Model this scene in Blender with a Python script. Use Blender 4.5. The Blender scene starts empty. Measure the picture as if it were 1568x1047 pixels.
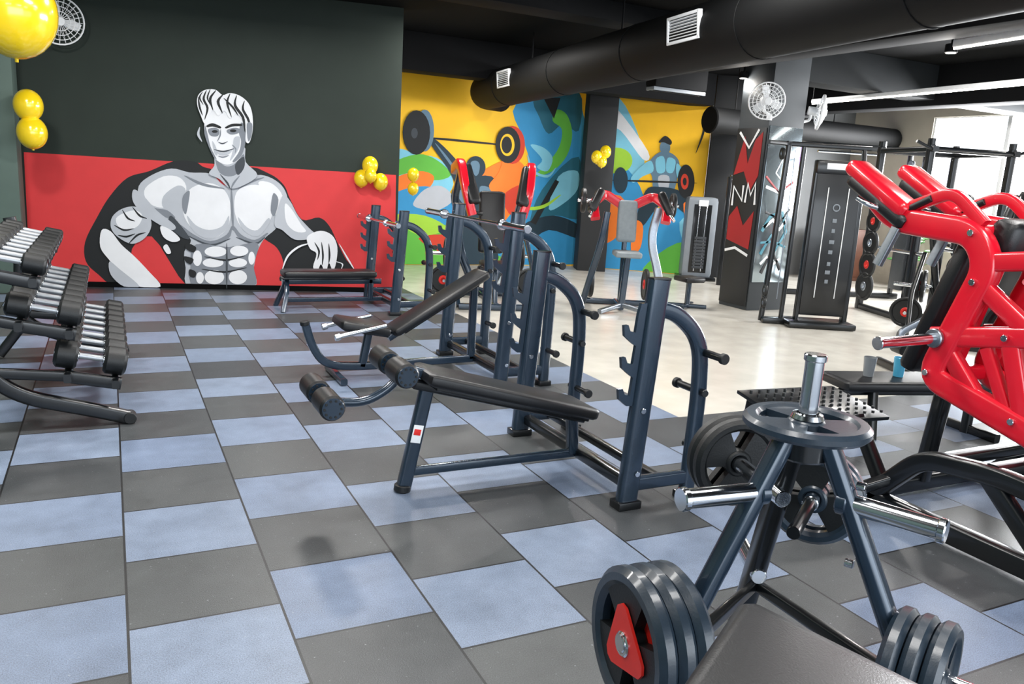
import bpy, bmesh, math, random
from mathutils import Vector, Matrix
random.seed(7)
scene=bpy.context.scene
coll=bpy.context.collection
V=Vector
try:
    scene.view_settings.view_transform='Standard'
    scene.view_settings.exposure=.18
except Exception: pass

# ---------------------------------------------------------------- materials
def lin(h):
    h=h.lstrip('#'); c=[int(h[i:i+2],16)/255 for i in (0,2,4)]
    return tuple([(x/12.92 if x<=.04045 else ((x+.055)/1.055)**2.4) for x in c]+[1])
MATS={}
def mat(name,hexc,rough=.5,metal=0,var=.0,nscale=30,bump=0,coat=0,emit=0,bscale=None,spec=.5):
    if name in MATS: return MATS[name]
    m=bpy.data.materials.new(name); m.use_nodes=True; nt=m.node_tree; b=nt.nodes['Principled BSDF']
    c=lin(hexc)
    b.inputs['Base Color'].default_value=c; b.inputs['Roughness'].default_value=rough; b.inputs['Metallic'].default_value=metal
    b.inputs['Specular IOR Level'].default_value=spec
    if coat: b.inputs['Coat Weight'].default_value=coat; b.inputs['Coat Roughness'].default_value=.1
    if emit:
        b.inputs['Emission Color'].default_value=c; b.inputs['Emission Strength'].default_value=emit
    if var or bump:
        tc=nt.nodes.new('ShaderNodeTexCoord')
        n=nt.nodes.new('ShaderNodeTexNoise'); n.inputs['Scale'].default_value=nscale; n.inputs['Detail'].default_value=4
        nt.links.new(tc.outputs['Object'],n.inputs['Vector'])
        if var:
            r=nt.nodes.new('ShaderNodeValToRGB')
            r.color_ramp.elements[0].position=.3; r.color_ramp.elements[1].position=.7
            r.color_ramp.elements[0].color=tuple([x*(1-var) for x in c[:3]]+[1])
            r.color_ramp.elements[1].color=tuple([min(1,x*(1+var)) for x in c[:3]]+[1])
            nt.links.new(n.outputs['Fac'],r.inputs['Fac']); nt.links.new(r.outputs['Color'],b.inputs['Base Color'])
        if bump:
            n2=nt.nodes.new('ShaderNodeTexNoise'); n2.inputs['Scale'].default_value=bscale or nscale*4
            nt.links.new(tc.outputs['Object'],n2.inputs['Vector'])
            bp=nt.nodes.new('ShaderNodeBump'); bp.inputs['Strength'].default_value=bump; bp.inputs['Distance'].default_value=.003
            nt.links.new(n2.outputs['Fac'],bp.inputs['Height']); nt.links.new(bp.outputs['Normal'],b.inputs['Normal'])
    MATS[name]=m; return m
FR=mat('frame_slate','#243444',.27,.35,.08,8,coat=.6)
FB=mat('frame_black','#0c0f12',.3,.2,.08,8,coat=.4)
PAD=mat('pad_black_vinyl','#0f1013',.4,0,.1,20,bump=.2,bscale=260)
RUB=mat('rubber_black','#0e1113',.48,0,.15,40,bump=.2)
RUBB=mat('rubber_slate','#202d39',.36,0,.12,40,bump=.1,coat=.25)
CHR=mat('chrome','#d9dde2',.14,1,.04,5)
STL=mat('brushed_steel','#9aa1aa',.35,1,.08,40)
RED=mat('red_powdercoat','#cf0f26',.28,0,.06,6,coat=.6)
REDL=mat('red_label','#d8281f',.4,0,.05,20)
WHT=mat('white_plastic','#e8eaec',.4,0,.03,20)
SIL=mat('silver_grip','#b0b4b9',.35,.5,.05,40)
YEL=mat('yellow_balloon','#f2cf1c',.2,.1,.05,4,coat=.8)
GRY=mat('grey_plastic','#7d848b',.4,0,.05,10)
GRP=mat('grey_vinyl','#7e878c',.5,0,.08,20,bump=.1)
DGR=mat('dark_grey','#33373c',.5,0,.1,10)

# ---------------------------------------------------------------- builder
def circ(r,n=12): return [(r*math.cos(2*math.pi*i/n),r*math.sin(2*math.pi*i/n)) for i in range(n)]
def rrect(w,h,r=None):
    r=min(w,h)*.25 if r is None else r; P=[]
    for cx,cy,a0 in((w/2-r,h/2-r,0),(-w/2+r,h/2-r,90),(-w/2+r,-h/2+r,180),(w/2-r,-h/2+r,270)):
        for k in range(4):
            a=math.radians(a0+30*k); P.append((cx+r*math.cos(a),cy+r*math.sin(a)))
    return P
def fillet(pts,d):
    pts=[V(p) for p in pts]
    if d<=0 or len(pts)<3: return pts
    o=[pts[0]]
    for i in range(1,len(pts)-1):
        a,b,c=pts[i-1],pts[i],pts[i+1]
        da=min(d,(a-b).length*.48); dc=min(d,(c-b).length*.48)
        p=b+(a-b).normalized()*da; q=b+(c-b).normalized()*dc
        for k in range(7):
            t=k/6; o.append(p*(1-t)**2+b*2*t*(1-t)+q*t*t)
    o.append(pts[-1]); return o
class B:
    def __init__(s): s.v=[];s.f=[];s.m=[];s.mats=[];s.M=Matrix.Identity(4)
    def mi(s,m):
        if m not in s.mats: s.mats.append(m)
        return s.mats.index(m)
    def add(s,vs,fs,m):
        o=len(s.v); k=s.mi(m)
        s.v+= [s.M@V(p) for p in vs]
        for f in fs: s.f.append([o+i for i in f]); s.m.append(k)
    def sweep(s,pts,prof,m,n=None,fil=0,cap=True,closed=False):
        pts=fillet(pts,fil) if not closed else [V(p) for p in pts]
        n=V(n).normalized() if n is not None else V((.31,.17,.93)).normalized()
        vs=[];N=len(prof);L=len(pts)
        for i,p in enumerate(pts):
            if closed: t=(pts[(i+1)%L]-pts[i-1]).normalized()
            elif i==0: t=(pts[1]-pts[0]).normalized()
            elif i==L-1: t=(pts[-1]-pts[-2]).normalized()
            else: t=((pts[i+1]-p).normalized()+(p-pts[i-1]).normalized()).normalized()
            a=n-t*n.dot(t)
            if a.length<.05:
                a=V((1,0,0))-t*t.x
                if a.length<.05: a=V((0,1,0))-t*t.y
            a.normalize(); b=t.cross(a)
            vs+=[p+a*u+b*w for u,w in prof]
        fs=[]
        for i in range(L if closed else L-1):
            for k in range(N):
                a0=i*N+k;a1=i*N+(k+1)%N;j=(i+1)%L
                fs.append([a0,a1,j*N+(k+1)%N,j*N+k])
        if cap and not closed: fs.append(list(range(N))[::-1]); fs.append([(L-1)*N+k for k in range(N)])
        s.add(vs,fs,m)
    def tube(s,pts,r,m,fil=0,seg=12): s.sweep(pts,circ(r,seg),m,fil=fil)
    def rt(s,pts,w,h,m,n=(0,1,0),fil=0,r=None): s.sweep(pts,rrect(w,h,r),m,n=n,fil=fil)
    def lathe(s,prof,c,ax,m,seg=28,closed=False):
        c=V(c);ax=V(ax).normalized(); a=ax.orthogonal().normalized(); b=ax.cross(a)
        vs=[];N=len(prof)
        for i in range(seg):
            t=2*math.pi*i/seg; d=a*math.cos(t)+b*math.sin(t)
            vs+=[c+d*r+ax*h for r,h in prof]
        fs=[]
        for i in range(seg):
            j=(i+1)%seg
            for k in range(N if closed else N-1):
                l=(k+1)%N; fs.append([i*N+k,j*N+k,j*N+l,i*N+l])
        s.add(vs,fs,m)
    def cyl(s,p0,p1,r,m,seg=20,bev=.1):
        p0=V(p0);p1=V(p1);L=(p1-p0).length; e=min(r*bev,L*.3)
        s.lathe([(0.0001,0),(r-e,0),(r,e),(r,L-e),(r-e,L),(0.0001,L)],p0,p1-p0,m,seg)
    def box(s,c,size,m,rot=(0,0,0),bev=None):
        bm=bmesh.new(); bmesh.ops.create_cube(bm,size=1)
        bmesh.ops.scale(bm,vec=size,verts=bm.verts)
        bev=min(size)*.15 if bev is None else bev
        if bev>0: bmesh.ops.bevel(bm,geom=bm.edges[:],offset=bev,segments=2,affect='EDGES',profile=.6)
        from mathutils import Euler
        M=Matrix.Translation(c)@Euler(rot).to_matrix().to_4x4()
        bm.verts.ensure_lookup_table()
        vs=[M@v.co for v in bm.verts]; fs=[[v.index for v in f.verts] for f in bm.faces]; bm.free(); s.add(vs,fs,m)
    def pad(s,p0,p1,w,h,m,n,r=.02,taper=1.0):
        p0=V(p0);p1=V(p1);t=(p1-p0);L=t.length;t.normalize();n=V(n);n=(n-t*n.dot(t)).normalized();b=t.cross(n)
        vs=[];K=0
        st=[(0,.75,.6),(.012,.93,.85),(.035,1,1),(L-.035,1,1),(L-.012,.93,.85),(L,.75,.6)]
        for d,sw,sh in st:
            k=1+(taper-1)*d/L
            pr=rrect(w*sw*k,h*sh,h*.35*sh); K=len(pr)
            vs+=[p0+t*d+n*u+b*q for u,q in pr]
        fs=[]
        for i in range(len(st)-1):
            for k in range(K): fs.append([i*K+k,i*K+(k+1)%K,(i+1)*K+(k+1)%K,(i+1)*K+k])
        fs.append(list(range(K))[::-1]); fs.append([(len(st)-1)*K+k for k in range(K)])
        s.add(vs,fs,m)
    def ball(s,c,r,m,sc=(1,1,1),seg=20):
        vs=[];R=seg//2;c=V(c)
        for i in range(R+1):
            th=math.pi*i/R
            for k in range(seg):
                a=2*math.pi*k/seg; vs.append(c+V((r*sc[0]*math.sin(th)*math.cos(a),r*sc[1]*math.sin(th)*math.sin(a),r*sc[2]*math.cos(th))))
        fs=[[i*seg+k,(i+1)*seg+k,(i+1)*seg+(k+1)%seg,i*seg+(k+1)%seg] for i in range(R) for k in range(seg)]
        s.add(vs,fs,m)
    def prism(s,poly,o,ux,uy,th,m):
        o=V(o);ux=V(ux).normalized();uy=V(uy).normalized();uz=ux.cross(uy);n=len(poly)
        vs=[o+ux*x+uy*y+uz*(th/2) for x,y in poly]+[o+ux*x+uy*y-uz*(th/2) for x,y in poly]
        fs=[list(range(n)),list(range(2*n-1,n-1,-1))]+[[i,n+i,n+(i+1)%n,(i+1)%n] for i in range(n)]
        s.add(vs,fs,m)
    def ring(s,c,ax,r0,r1,th,m,seg=36):
        e=min(th*.3,(r1-r0)*.3)
        s.lathe([(r0,-th/2+e),(r0+e,-th/2),(r1-e,-th/2),(r1,-th/2+e),(r1,th/2-e),(r1-e,th/2),(r0+e,th/2),(r0,th/2-e)],c,ax,m,seg,True)
    def plate(s,c,ax,R,th,m,hub=None,web=None,lab=None,ph=0,seg=40):
        c=V(c);ax=V(ax).normalized()
        s.ring(c,ax,R*.74,R,th,m,seg); s.ring(c,ax,.026,R*.3,th*.9,hub or m,24); s.ring(c,ax,.024,R*.14,th*1.1,STL,20)
        a=ax.orthogonal().normalized();b=ax.cross(a)
        for k in range(3):
            a0=math.radians(120*k+ph);w=math.radians(38); P=[]
            for i in range(7):
                t=a0-w+2*w*i/6; P.append((R*.78*math.cos(t),R*.78*math.sin(t)))
            for i in range(7):
                t=a0+w*1.2-2.4*w*i/6; P.append((R*.24*math.cos(t),R*.24*math.sin(t)))
            s.prism(P,c,a,b,th*.6,web or m)
        if lab:
            P=[]
            for k in range(3):
                a0=math.radians(120*k+ph)
                for da,rr_ in((-.5,.40),(-.22,.50),(.0,.53),(.22,.50),(.5,.40)): P.append((R*rr_*math.cos(a0+da),R*rr_*math.sin(a0+da)))
                P.append((R*.34*math.cos(a0+math.pi/3),R*.34*math.sin(a0+math.pi/3)))
            for sg in(1,-1): s.prism(P,c+ax*(sg*(th*.42)),a,b,.008,lab)
            for sg in(1,-1): s.ring(c+ax*(sg*th*.5),ax,.02,.034,.014,CHR,24)
    def disc(s,c,ax,R,th,m,m2=None):
        c=V(c);ax=V(ax).normalized()
        s.ring(c,ax,R*.8,R,th,m,32); s.ring(c,ax,.02,R*.82,th*.6,m,32); s.ring(c,ax,.02,R*.35,th*.95,m2 or m,24)
    def obj(s,name,loc=(0,0,0),rz=0,parent=None,sharp=38):
        me=bpy.data.meshes.new(name); me.from_pydata([tuple(p) for p in s.v],[],s.f)
        for m in s.mats: me.materials.append(m)
        me.polygons.foreach_set('material_index',s.m)
        bm=bmesh.new(); bm.from_mesh(me); bmesh.ops.recalc_face_normals(bm,faces=bm.faces); bm.to_mesh(me); bm.free()
        me.polygons.foreach_set('use_smooth',[True]*len(me.polygons))
        try: me.set_sharp_from_angle(angle=math.radians(sharp))
        except Exception: pass
        me.update()
        o=bpy.data.objects.new(name,me); coll.objects.link(o); o.location=loc; o.rotation_euler=(0,0,rz)
        if parent: o.parent=parent
        return o

# ---------------------------------------------------------------- camera
yaw,pitch,roll,H=.4713,.2054,.0611,1.5663
fw=V((math.sin(yaw)*math.cos(pitch),math.cos(yaw)*math.cos(pitch),-math.sin(pitch)))
r0=V((math.cos(yaw),-math.sin(yaw),0)); u0=r0.cross(fw)
rr=r0*math.cos(roll)+u0*math.sin(roll); uu=u0*math.cos(roll)-r0*math.sin(roll)
cd=bpy.data.cameras.new('camera'); cd.sensor_width=36; cd.lens=28.05; cd.clip_start=.05
cam=bpy.data.objects.new('camera',cd); coll.objects.link(cam)
M=Matrix((( rr.x,uu.x,-fw.x,0),(rr.y,uu.y,-fw.y,0),(rr.z,uu.z,-fw.z,H),(0,0,0,1)))
cam.matrix_world=M; scene.camera=cam

# ---------------------------------------------------------------- floor
def floor_mat():
    m=bpy.data.materials.new('rubber_tiles_and_concrete'); m.use_nodes=True; nt=m.node_tree; b=nt.nodes['Principled BSDF']
    def mth(op,a,b_=None):
        n=nt.nodes.new('ShaderNodeMath'); n.operation=op
        for i,x in enumerate((a,b_)):
            if x is None: continue
            if isinstance(x,(int,float)): n.inputs[i].default_value=x
            else: nt.links.new(x,n.inputs[i])
        return n.outputs[0]
    def mix(f,a,c):
        n=nt.nodes.new('ShaderNodeMix'); n.data_type='RGBA'
        for s,x in((0,f),(6,a),(7,c)):
            if isinstance(x,(int,float)): n.inputs[s].default_value=x
            elif isinstance(x,tuple): n.inputs[s].default_value=x
            else: nt.links.new(x,n.inputs[s])
        return n.outputs[2]
    g=nt.nodes.new('ShaderNodeNewGeometry'); sp=nt.nodes.new('ShaderNodeSeparateXYZ'); nt.links.new(g.outputs['Position'],sp.inputs[0])
    X,Y=sp.outputs[0],sp.outputs[1]
    x2=mth('MULTIPLY',X,2); cx=mth('FLOOR',x2); odd=mth('FLOORED_MODULO',cx,2)
    y2=mth('MULTIPLY',mth('SUBTRACT',Y,mth('ADD',mth('MULTIPLY',odd,.25),.2)),2); ry=mth('FLOOR',y2); dk=mth('FLOORED_MODULO',ry,2)
    def edge(v): fr=mth('FRACT',v); return mth('LESS_THAN',mth('MINIMUM',fr,mth('SUBTRACT',1,fr)),.009)
    seam=mth('MAXIMUM',edge(x2),edge(y2))
    cb=nt.nodes.new('ShaderNodeCombineXYZ'); nt.links.new(cx,cb.inputs[0]); nt.links.new(ry,cb.inputs[1])
    wn=nt.nodes.new('ShaderNodeTexWhiteNoise'); nt.links.new(cb.outputs[0],wn.inputs['Vector'])
    def noise(s,d):
        n=nt.nodes.new('ShaderNodeTexNoise'); n.inputs['Scale'].default_value=s; n.inputs['Detail'].default_value=d; nt.links.new(g.outputs['Position'],n.inputs['Vector']); return n.outputs['Fac']
    no=noise(230,3); n3=noise(3.5,7); n4=noise(75,2); n5=noise(14,5)
    light=mix(wn.outputs['Value'],lin('#65738a'),lin('#727f93')); dark=mix(wn.outputs['Value'],lin('#373a3d'),lin('#474a4b'))
    t=mix(dk,light,dark)
    sc=mth('MULTIPLY',mth('SUBTRACT',no,.5),1.7); sc2=mth('ADD',mth('MULTIPLY',mth('SUBTRACT',n3,.5),.6),mth('MULTIPLY',mth('SUBTRACT',n5,.5),.3))
    fac=mth('ADD',1,mth('ADD',sc,sc2))
    vm=nt.nodes.new('ShaderNodeVectorMath'); vm.operation='SCALE'; nt.links.new(t,vm.inputs[0]); nt.links.new(fac,vm.inputs['Scale'])
    fleck=mth('GREATER_THAN',n4,.72)
    t=mix(mth('MULTIPLY',fleck,.4),vm.outputs[0],lin('#a3a8ae'))
    t=mix(seam,t,lin('#121417'))
    conc=mix(n3,lin('#bdb9af'),lin('#d6d2c8'))
    cm=mth('MULTIPLY',mth('GREATER_THAN',X,3.47),mth('GREATER_THAN',Y,4.2))
    nt.links.new(mix(cm,t,conc),b.inputs['Base Color'])
    nt.links.new(mth('SUBTRACT',mth('ADD',.3,mth('MULTIPLY',n3,.2)),mth('MULTIPLY',cm,.18)),b.inputs['Roughness'])
    bp=nt.nodes.new('ShaderNodeBump'); bp.inputs['Strength'].default_value=.3; bp.inputs['Distance'].default_value=.003
    nt.links.new(mth('SUBTRACT',mth('MULTIPLY',no,mth('SUBTRACT',1,cm)),seam),bp.inputs['Height']); nt.links.new(bp.outputs['Normal'],b.inputs['Normal'])
    return m
FM=floor_mat()
b=B(); b.box((5,4.5,-.05),(16,19,.1),FM,bev=0); b.obj('floor')

# ---------------------------------------------------------------- shell
GW=mat('wall_paint_dark_green','#29322d',.7,0,.06,3,bump=.1,spec=.3)
GP=mat('pillar_paint_grey_green','#4b5d56',.7,0,.08,3,bump=.1)
BK=mat('ceiling_paint_black','#090a0b',.85,0,.15,2,spec=.1)
BKB=mat('beam_paint_black','#0c0d0f',.8,0,.15,2,spec=.15)
YW=mat('mural_yellow','#f6bf14',.65,0,.05,2)
BEI=mat('wall_paint_beige','#b9b2a4',.8,0,.05,3)
def wall(name,p,q,z0,z1,th,m):
    p=V((p[0],p[1],0));q=V((q[0],q[1],0));d=q-p;n=V((-d.y,d.x,0)).normalized()
    b=B(); c=(p+q)/2+n*(th/2); b.box((c.x,c.y,(z0+z1)/2),(d.length,th,z1-z0),m,rot=(0,0,math.atan2(d.y,d.x)),bev=0); return b.obj(name)
CE=3.45
W0=V((-.84,10.58));W1=V((3.25,9.77)); wd=(W1-W0).normalized(); wn=V((-wd.y,wd.x))
wl=W0-wd*1.75
wall('wall_back',wl,W1,0,CE,.15,GW)
wall('wall_left',(-2.56,-4),(-2.56,10.9),0,CE,.12,GP)
wall('wall_rear',(2.2,12.7),(7.7,12.7),0,CE,.15,YW)
R0=V((8.15,12.20));R1=V((9.84,11.06)); rd=(R1-R0).normalized(); rn=V((-rd.y,rd.x))
wall('wall_rear_angled',R0-rd*.55,R0+rd*1.52,0,CE,.15,YW)
DKW=mat('wall_paint_charcoal','#1d1f22',.7,0,.08,3)
pc=R0+rd*1.80
b=B(); b.box((pc.x,pc.y,CE/2),(.54,.2,CE),DKW,rot=(0,0,-.593),bev=.01); b.obj('pillar')
wall('wall_rear_right',(9.86,11.45),(13.1,11.45),0,CE,.15,mat('wall_paint_grey','#6d6f70',.8,0,.05,3))
b=B(); wy0,wy1,wz0,wz1=3.0,9.75,1.1,3.0
for (ya,yb,za,zb) in((-5,wy0,0,CE),(wy1,11.6,0,CE),(wy0,wy1,0,wz0),(wy0,wy1,wz1,CE)):
    b.box((13.1,(ya+yb)/2,(za+zb)/2),(.2,yb-ya,zb-za),BEI,bev=0)
b.obj('wall_right')
b=B(); WF=mat('window_frame_white','#d8dadb',.5,0,.03,5)
for y in (wy0,4.35,5.7,7.05,8.4,wy1): b.box((13.05,y,(wz0+wz1)/2),(.06,.07,wz1-wz0),WF)
for z in (wz0,2.35,wz1): b.box((13.05,(wy0+wy1)/2,z),(.06,wy1-wy0,.05),WF)
b.obj('window_1')
b=B(); b.box((5,4.5,CE+.05),(16,19,.1),BK,bev=0); b.obj('ceiling')
wall('trim_1',W0+wd*-1.7-wn*.02,W1-wn*.02,0,.06,.02,BK)
def beam(name,x0,x1,y0,y1,z0,z1=CE,m=BKB):
    b=B(); b.box(((x0+x1)/2,(y0+y1)/2,(z0+z1)/2),(x1-x0,y1-y0,z1-z0),m,bev=.01); return b.obj(name)
beam('ceiling_beam',6.55,6.95,-2,12.4,3.02)
BG=mat('beam_paint_grey','#1f2224',.7,0,.15,2,spec=.2)
beam('ceiling_beam',8.1,13,8.0,8.4,2.98,CE,BG)
beam('ceiling_beam',-2.5,6.55,7.7,8.1,3.25)
beam('ceiling_beam',3.3,9.3,11.2,11.6,2.93)
beam('ceiling_beam',10.6,11.0,-2,11.2,2.9)
b=B(); b.box((-1.25,10.25,CE/2),(.8,.5,CE),GP,bev=.015); b.obj('pillar')
b=B(); b.box((7.64,12.14,CE/2),(.5,.5,CE),DKW,rot=(0,0,-.4),bev=.01); b.obj('pillar')
PC=mat('pillar_paint_grey','#34393d',.6,0,.1,3)
b=B(); b.box((7.8,8.22,CE/2),(.6,.55,CE),PC,bev=.012)
MIR=mat('mirror_glass','#aebcc4',.12,.85,.1,3)
PK=mat('poster_black','#101214',.5)
b.box((7.8,7.935,1.38),(.56,.02,2.0),MIR,bev=.002); b.box((7.49,8.22,1.2),(.02,.52,2.3),PK,bev=.002)
PR=mat('poster_red','#9c1419',.5); PW=mat('poster_white','#e9ebec',.5); PT=mat('poster_teal','#2f7f92',.5)
def px(poly,m,z=.0): b.prism([(y,zz) for y,zz in poly],(7.477-z,8.22,0),(0,-1,0),(0,0,1),.004,m)
px([(-.24,1.75),(-.1,2.25),(.0,1.9),(.1,2.2),(.22,2.3),(.22,1.75),(.1,1.55),(-.05,1.8)],PR)
px([(-.24,.9),(.2,.8),(.22,1.3),(.05,1.1),(-.1,1.35),(-.24,1.2)],PR)
for pts in ([(-.2,1.35),(-.2,1.6),(-.02,1.42),(-.02,1.62)],[(.04,1.4),(.06,1.65),(.13,1.5),(.2,1.66),(.22,1.38)],[(-.24,.75),(-.05,.8),(.2,.72)],[(-.2,2.3),(.0,2.1),(.15,2.33)]):
    b.sweep([(7.472,8.22-p,q) for p,q in pts],rrect(.006,.035),PW,n=(1,0,0))
def py(pts,m,w): b.sweep([(7.8+p,7.922,q) for p,q in pts],rrect(.004,w,.001),m,n=(0,1,0))
py([(-.26,1.75),(.0,1.55),(.22,1.7)],PR,.03);py([(-.24,1.62),(.2,1.5)],PW,.04);py([(-.2,.75),(-.05,1.0),(.05,.8),(.2,1.05),(.1,1.3),(-.1,1.25),(-.22,1.05)],PT,.05)
py([(-.15,.5),(0,.8),(.18,.55)],PK,.05);py([(-.2,1.3),(.1,1.2),(.22,1.35)],PK,.03);py([(-.1,1.8),(.0,2.0),(.12,1.85),(.02,1.7),(-.1,1.8)],PW,.02)
py([(-.2,1.1),(-.05,1.2),(.08,1.08),(.18,1.2)],PW,.05);py([(-.18,.62),(-.08,.72),(.02,.6),(.15,.7)],PW,.04);py([(-.22,.9),(.0,.92),(.22,.85)],PT,.03)
b.obj('pillar')

# ---------------------------------------------------------------- murals (flat painted artwork on the walls)
def smooth(poly,k=4):
    n=len(poly);o=[]
    for i in range(n):
        p0,p1,p2,p3=[V(poly[(i+j-1)%n]) for j in range(4)]
        for s in range(k):
            t=s/k
            o.append(.5*((2*p1)+(p2-p0)*t+(2*p0-5*p1+4*p2-p3)*t*t+(3*p1-p0-3*p2+p3)*t**3))
    return [(q.x,q.y) for q in o]
def ell(cx,cy,rx,ry,n=24,a=0):
    ca,sa=math.cos(a),math.sin(a)
    return [(cx+rx*math.cos(t)*ca-ry*math.sin(t)*sa,cy+rx*math.cos(t)*sa+ry*math.sin(t)*ca) for t in [2*math.pi*i/n for i in range(n)]]
def stroke(pts,w):
    P=[V(p) for p in pts]; L=[];R=[]
    for i,p in enumerate(P):
        t=(P[min(i+1,len(P)-1)]-P[max(i-1,0)]).normalized(); n=V((-t.y,t.x)); k=.35 if i in(0,len(P)-1) else 1; L.append(p+n*w*k/2); R.append(p-n*w*k/2)
    return [(q.x,q.y) for q in L+R[::-1]]
class Mural:
    def __init__(s,name,H,org,d,n,amax=99):
        s.name=name;s.H=H;s.o=org;s.d=d;s.n=n;s.k=0;s.b=B();s.amax=amax
    def add(s,poly,m,sm=True):
        if sm: poly=smooth(poly)
        h=s.H; s.k+=1; off=.002+.0006*s.k; vs=[]
        for x,y in poly:
            den=h[2][0]*x+h[2][1]*y+1000; a=(h[0][0]*x+h[0][1]*y+h[0][2])/den; z=(h[1][0]*x+h[1][1]*y+h[1][2])/den
            p=s.o+s.d*min(a,s.amax)-s.n*off; vs.append((p.x,p.y,max(z,.01)))
        from mathutils.geometry import tessellate_polygon
        tr=tessellate_polygon([[V(v) for v in vs]]); s.b.add(vs,[list(t) for t in tr],m)
    def done(s): return s.b.obj(s.name)
def pm(n,h): return mat('mural_'+n,h,.7,0,.03,6)
mR=pm('red','#d23639');mK=pm('black','#14181b');mW=pm('white','#e6e8ec');mL=pm('lightgrey','#b6bbc3');mG=pm('grey','#7d838c');mD=pm('darkgrey','#3d434a')
A=Mural('mural_bodybuilder',[[6.20441,-.39478,-125.292],[.13894,-7.03527,3067.743],[-.17721,-.14499,0]],W0,wd,wn)
A.add([(36,233),(606,268),(604,441),(46,431)],mR,False)
A.add([(296,247),(265,247),(228,262),(195,272),(168,300),(148,333),(130,370),(131,400),(150,420),(178,438),(248,439),(200,392),(232,362),(287,439),(340,440),(330,380),(320,330),(330,268),(310,255)],mK)
A.add([(380,262),(412,266),(434,283),(444,305),(462,336),(488,333),(504,346),(518,375),(530,398),(546,420),(505,424),(460,424),(428,430),(434,405),(424,380),(405,366),(390,350)],mK)
A.add([(212,285),(232,268),(262,258),(290,264),(322,266),(340,282),(360,288),(378,280),(394,268),(416,273),(434,288),(441,312),(434,335),(420,352),(404,366),(394,385),(388,412),(386,440),(292,440),(284,410),(282,385),(292,368),(276,350),(255,338),(236,325),(215,310)],mL)
A.add([(222,288),(250,270),(275,272),(285,290),(268,312),(245,318),(225,308)],mW)
A.add([(250,300),(272,284),(284,292),(270,312),(250,318)],mL);A.add([(216,306),(236,318),(256,322),(268,334),(250,332),(228,322)],mG)
A.add([(395,280),(414,280),(430,295),(434,314),(424,330),(412,312)],mW)
A.add([(288,292),(318,280),(344,292),(353,318),(347,350),(322,366),(296,352),(280,325)],mW)
A.add([(362,294),(384,283),(408,288),(420,310),(412,340),(394,362),(372,352),(359,325)],mW)
A.add([(286,330),(300,345),(320,352),(340,346),(350,330),(347,350),(322,366),(296,354)],mL);A.add([(364,332),(378,348),(394,352),(410,334),(412,342),(394,362),(372,352)],mL)
A.add([(280,300),(290,292),(288,312),(284,328),(279,318)],mG);A.add([(418,296),(426,306),(420,330),(414,322)],mG)
A.add(stroke([(276,345),(296,362),(322,372),(348,362),(356,348),(368,362),(390,370),(408,358)],6),mG)
A.add(stroke([(290,362),(322,375),(350,366)],3),mD);A.add(stroke([(364,364),(390,373),(404,364)],3),mD)
A.add(stroke([(354,288),(355,320),(357,350)],4),mG)
A.add(stroke([(285,270),(310,282),(340,288)],4),mG);A.add(stroke([(366,288),(384,278),(402,272)],3),mG)
A.add([(262,330),(282,352),(290,366),(276,362),(258,345)],mD)
A.add([(300,374),(350,378),(394,372),(388,405),(386,440),(300,440),(292,405)],mG)
for cx,cy,rx,ry in((330,385,17,8),(366,384,14,8),(326,402,16,7),(364,402,14,7),(328,424,15,11),(364,424,14,11),(302,395,7,12),(385,395,5,10),(306,425,6,9)):
    A.add(ell(cx,cy,rx,ry),mW,False)
A.add(stroke([(316,393),(345,398),(372,392)],2.5),mK); A.add(stroke([(312,412),(344,416),(374,410)],2.5),mK)
A.add(stroke([(347,375),(347,405),(347,438)],3),mD)
A.add([(286,372),(300,378),(296,386),(284,380)],mK);A.add([(282,392),(296,396),(292,404),(284,400)],mK);A.add([(290,412),(300,416),(298,424),(290,422)],mK)
A.add([(205,290),(220,300),(240,322),(268,345),(262,352),(238,340),(214,322),(203,306)],mL)
A.add([(172,332),(186,320),(206,316),(226,325),(232,345),(222,364),(202,373),(180,362),(170,348)],mL)
A.add([(178,334),(192,325),(208,322),(218,330),(212,345),(196,352),(182,347)],mW)
for q in ([(176,345),(190,352),(204,350)],[(188,322),(196,334),(206,338)],[(204,318),(214,330),(224,334)],[(198,372),(210,360),(222,356)],[(182,360),(194,362),(206,358)]): A.add(stroke(q,3),mK)
A.add([(156,352),(170,354),(186,374),(206,392),(228,415),(246,438),(212,438),(184,418),(168,398),(154,378)],mW)
A.add([(168,400),(184,412),(214,438),(190,438),(170,420)],mL)
A.add([(246,346),(262,352),(276,366),(264,370),(250,362)],mW); A.add([(250,378),(256,374),(262,386),(256,388)],mW)
A.add([(432,300),(444,308),(456,330),(474,350),(484,360),(470,366),(450,366),(432,352),(420,342)],mL)
A.add([(436,312),(446,320),(460,342),(468,354),(452,354),(438,340)],mW)
A.add([(470,362),(490,353),(508,360),(516,378),(514,402),(509,414),(503,402),(498,418),(491,404),(485,416),(479,408),(484,388),(474,380)],mW)
for q in ([(492,372),(494,390),(493,404)],[(503,374),(504,390),(503,402)],[(482,372),(488,384),(486,396)]): A.add(stroke(q,3),mK)
A.add(stroke([(432,412),(440,392),(456,378),(474,372)],3),mW);A.add(stroke([(520,375),(532,396),(542,412)],2.5),mW)
A.add(stroke([(514,400),(524,404),(522,414),(534,416)],2),mW)
# neck
A.add([(330,240),(350,244),(374,225),(376,248),(394,268),(372,284),(352,288),(336,274),(320,266),(328,254)],mL)
A.add([(330,242),(344,254),(358,252),(373,236),(372,258),(354,270),(336,264)],mG)
A.add([(360,252),(373,240),(374,256),(364,268)],mD);A.add(stroke([(338,268),(348,280),(352,288)],3),mD);A.add(stroke([(366,270),(358,280),(354,288)],3),mG)
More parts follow.
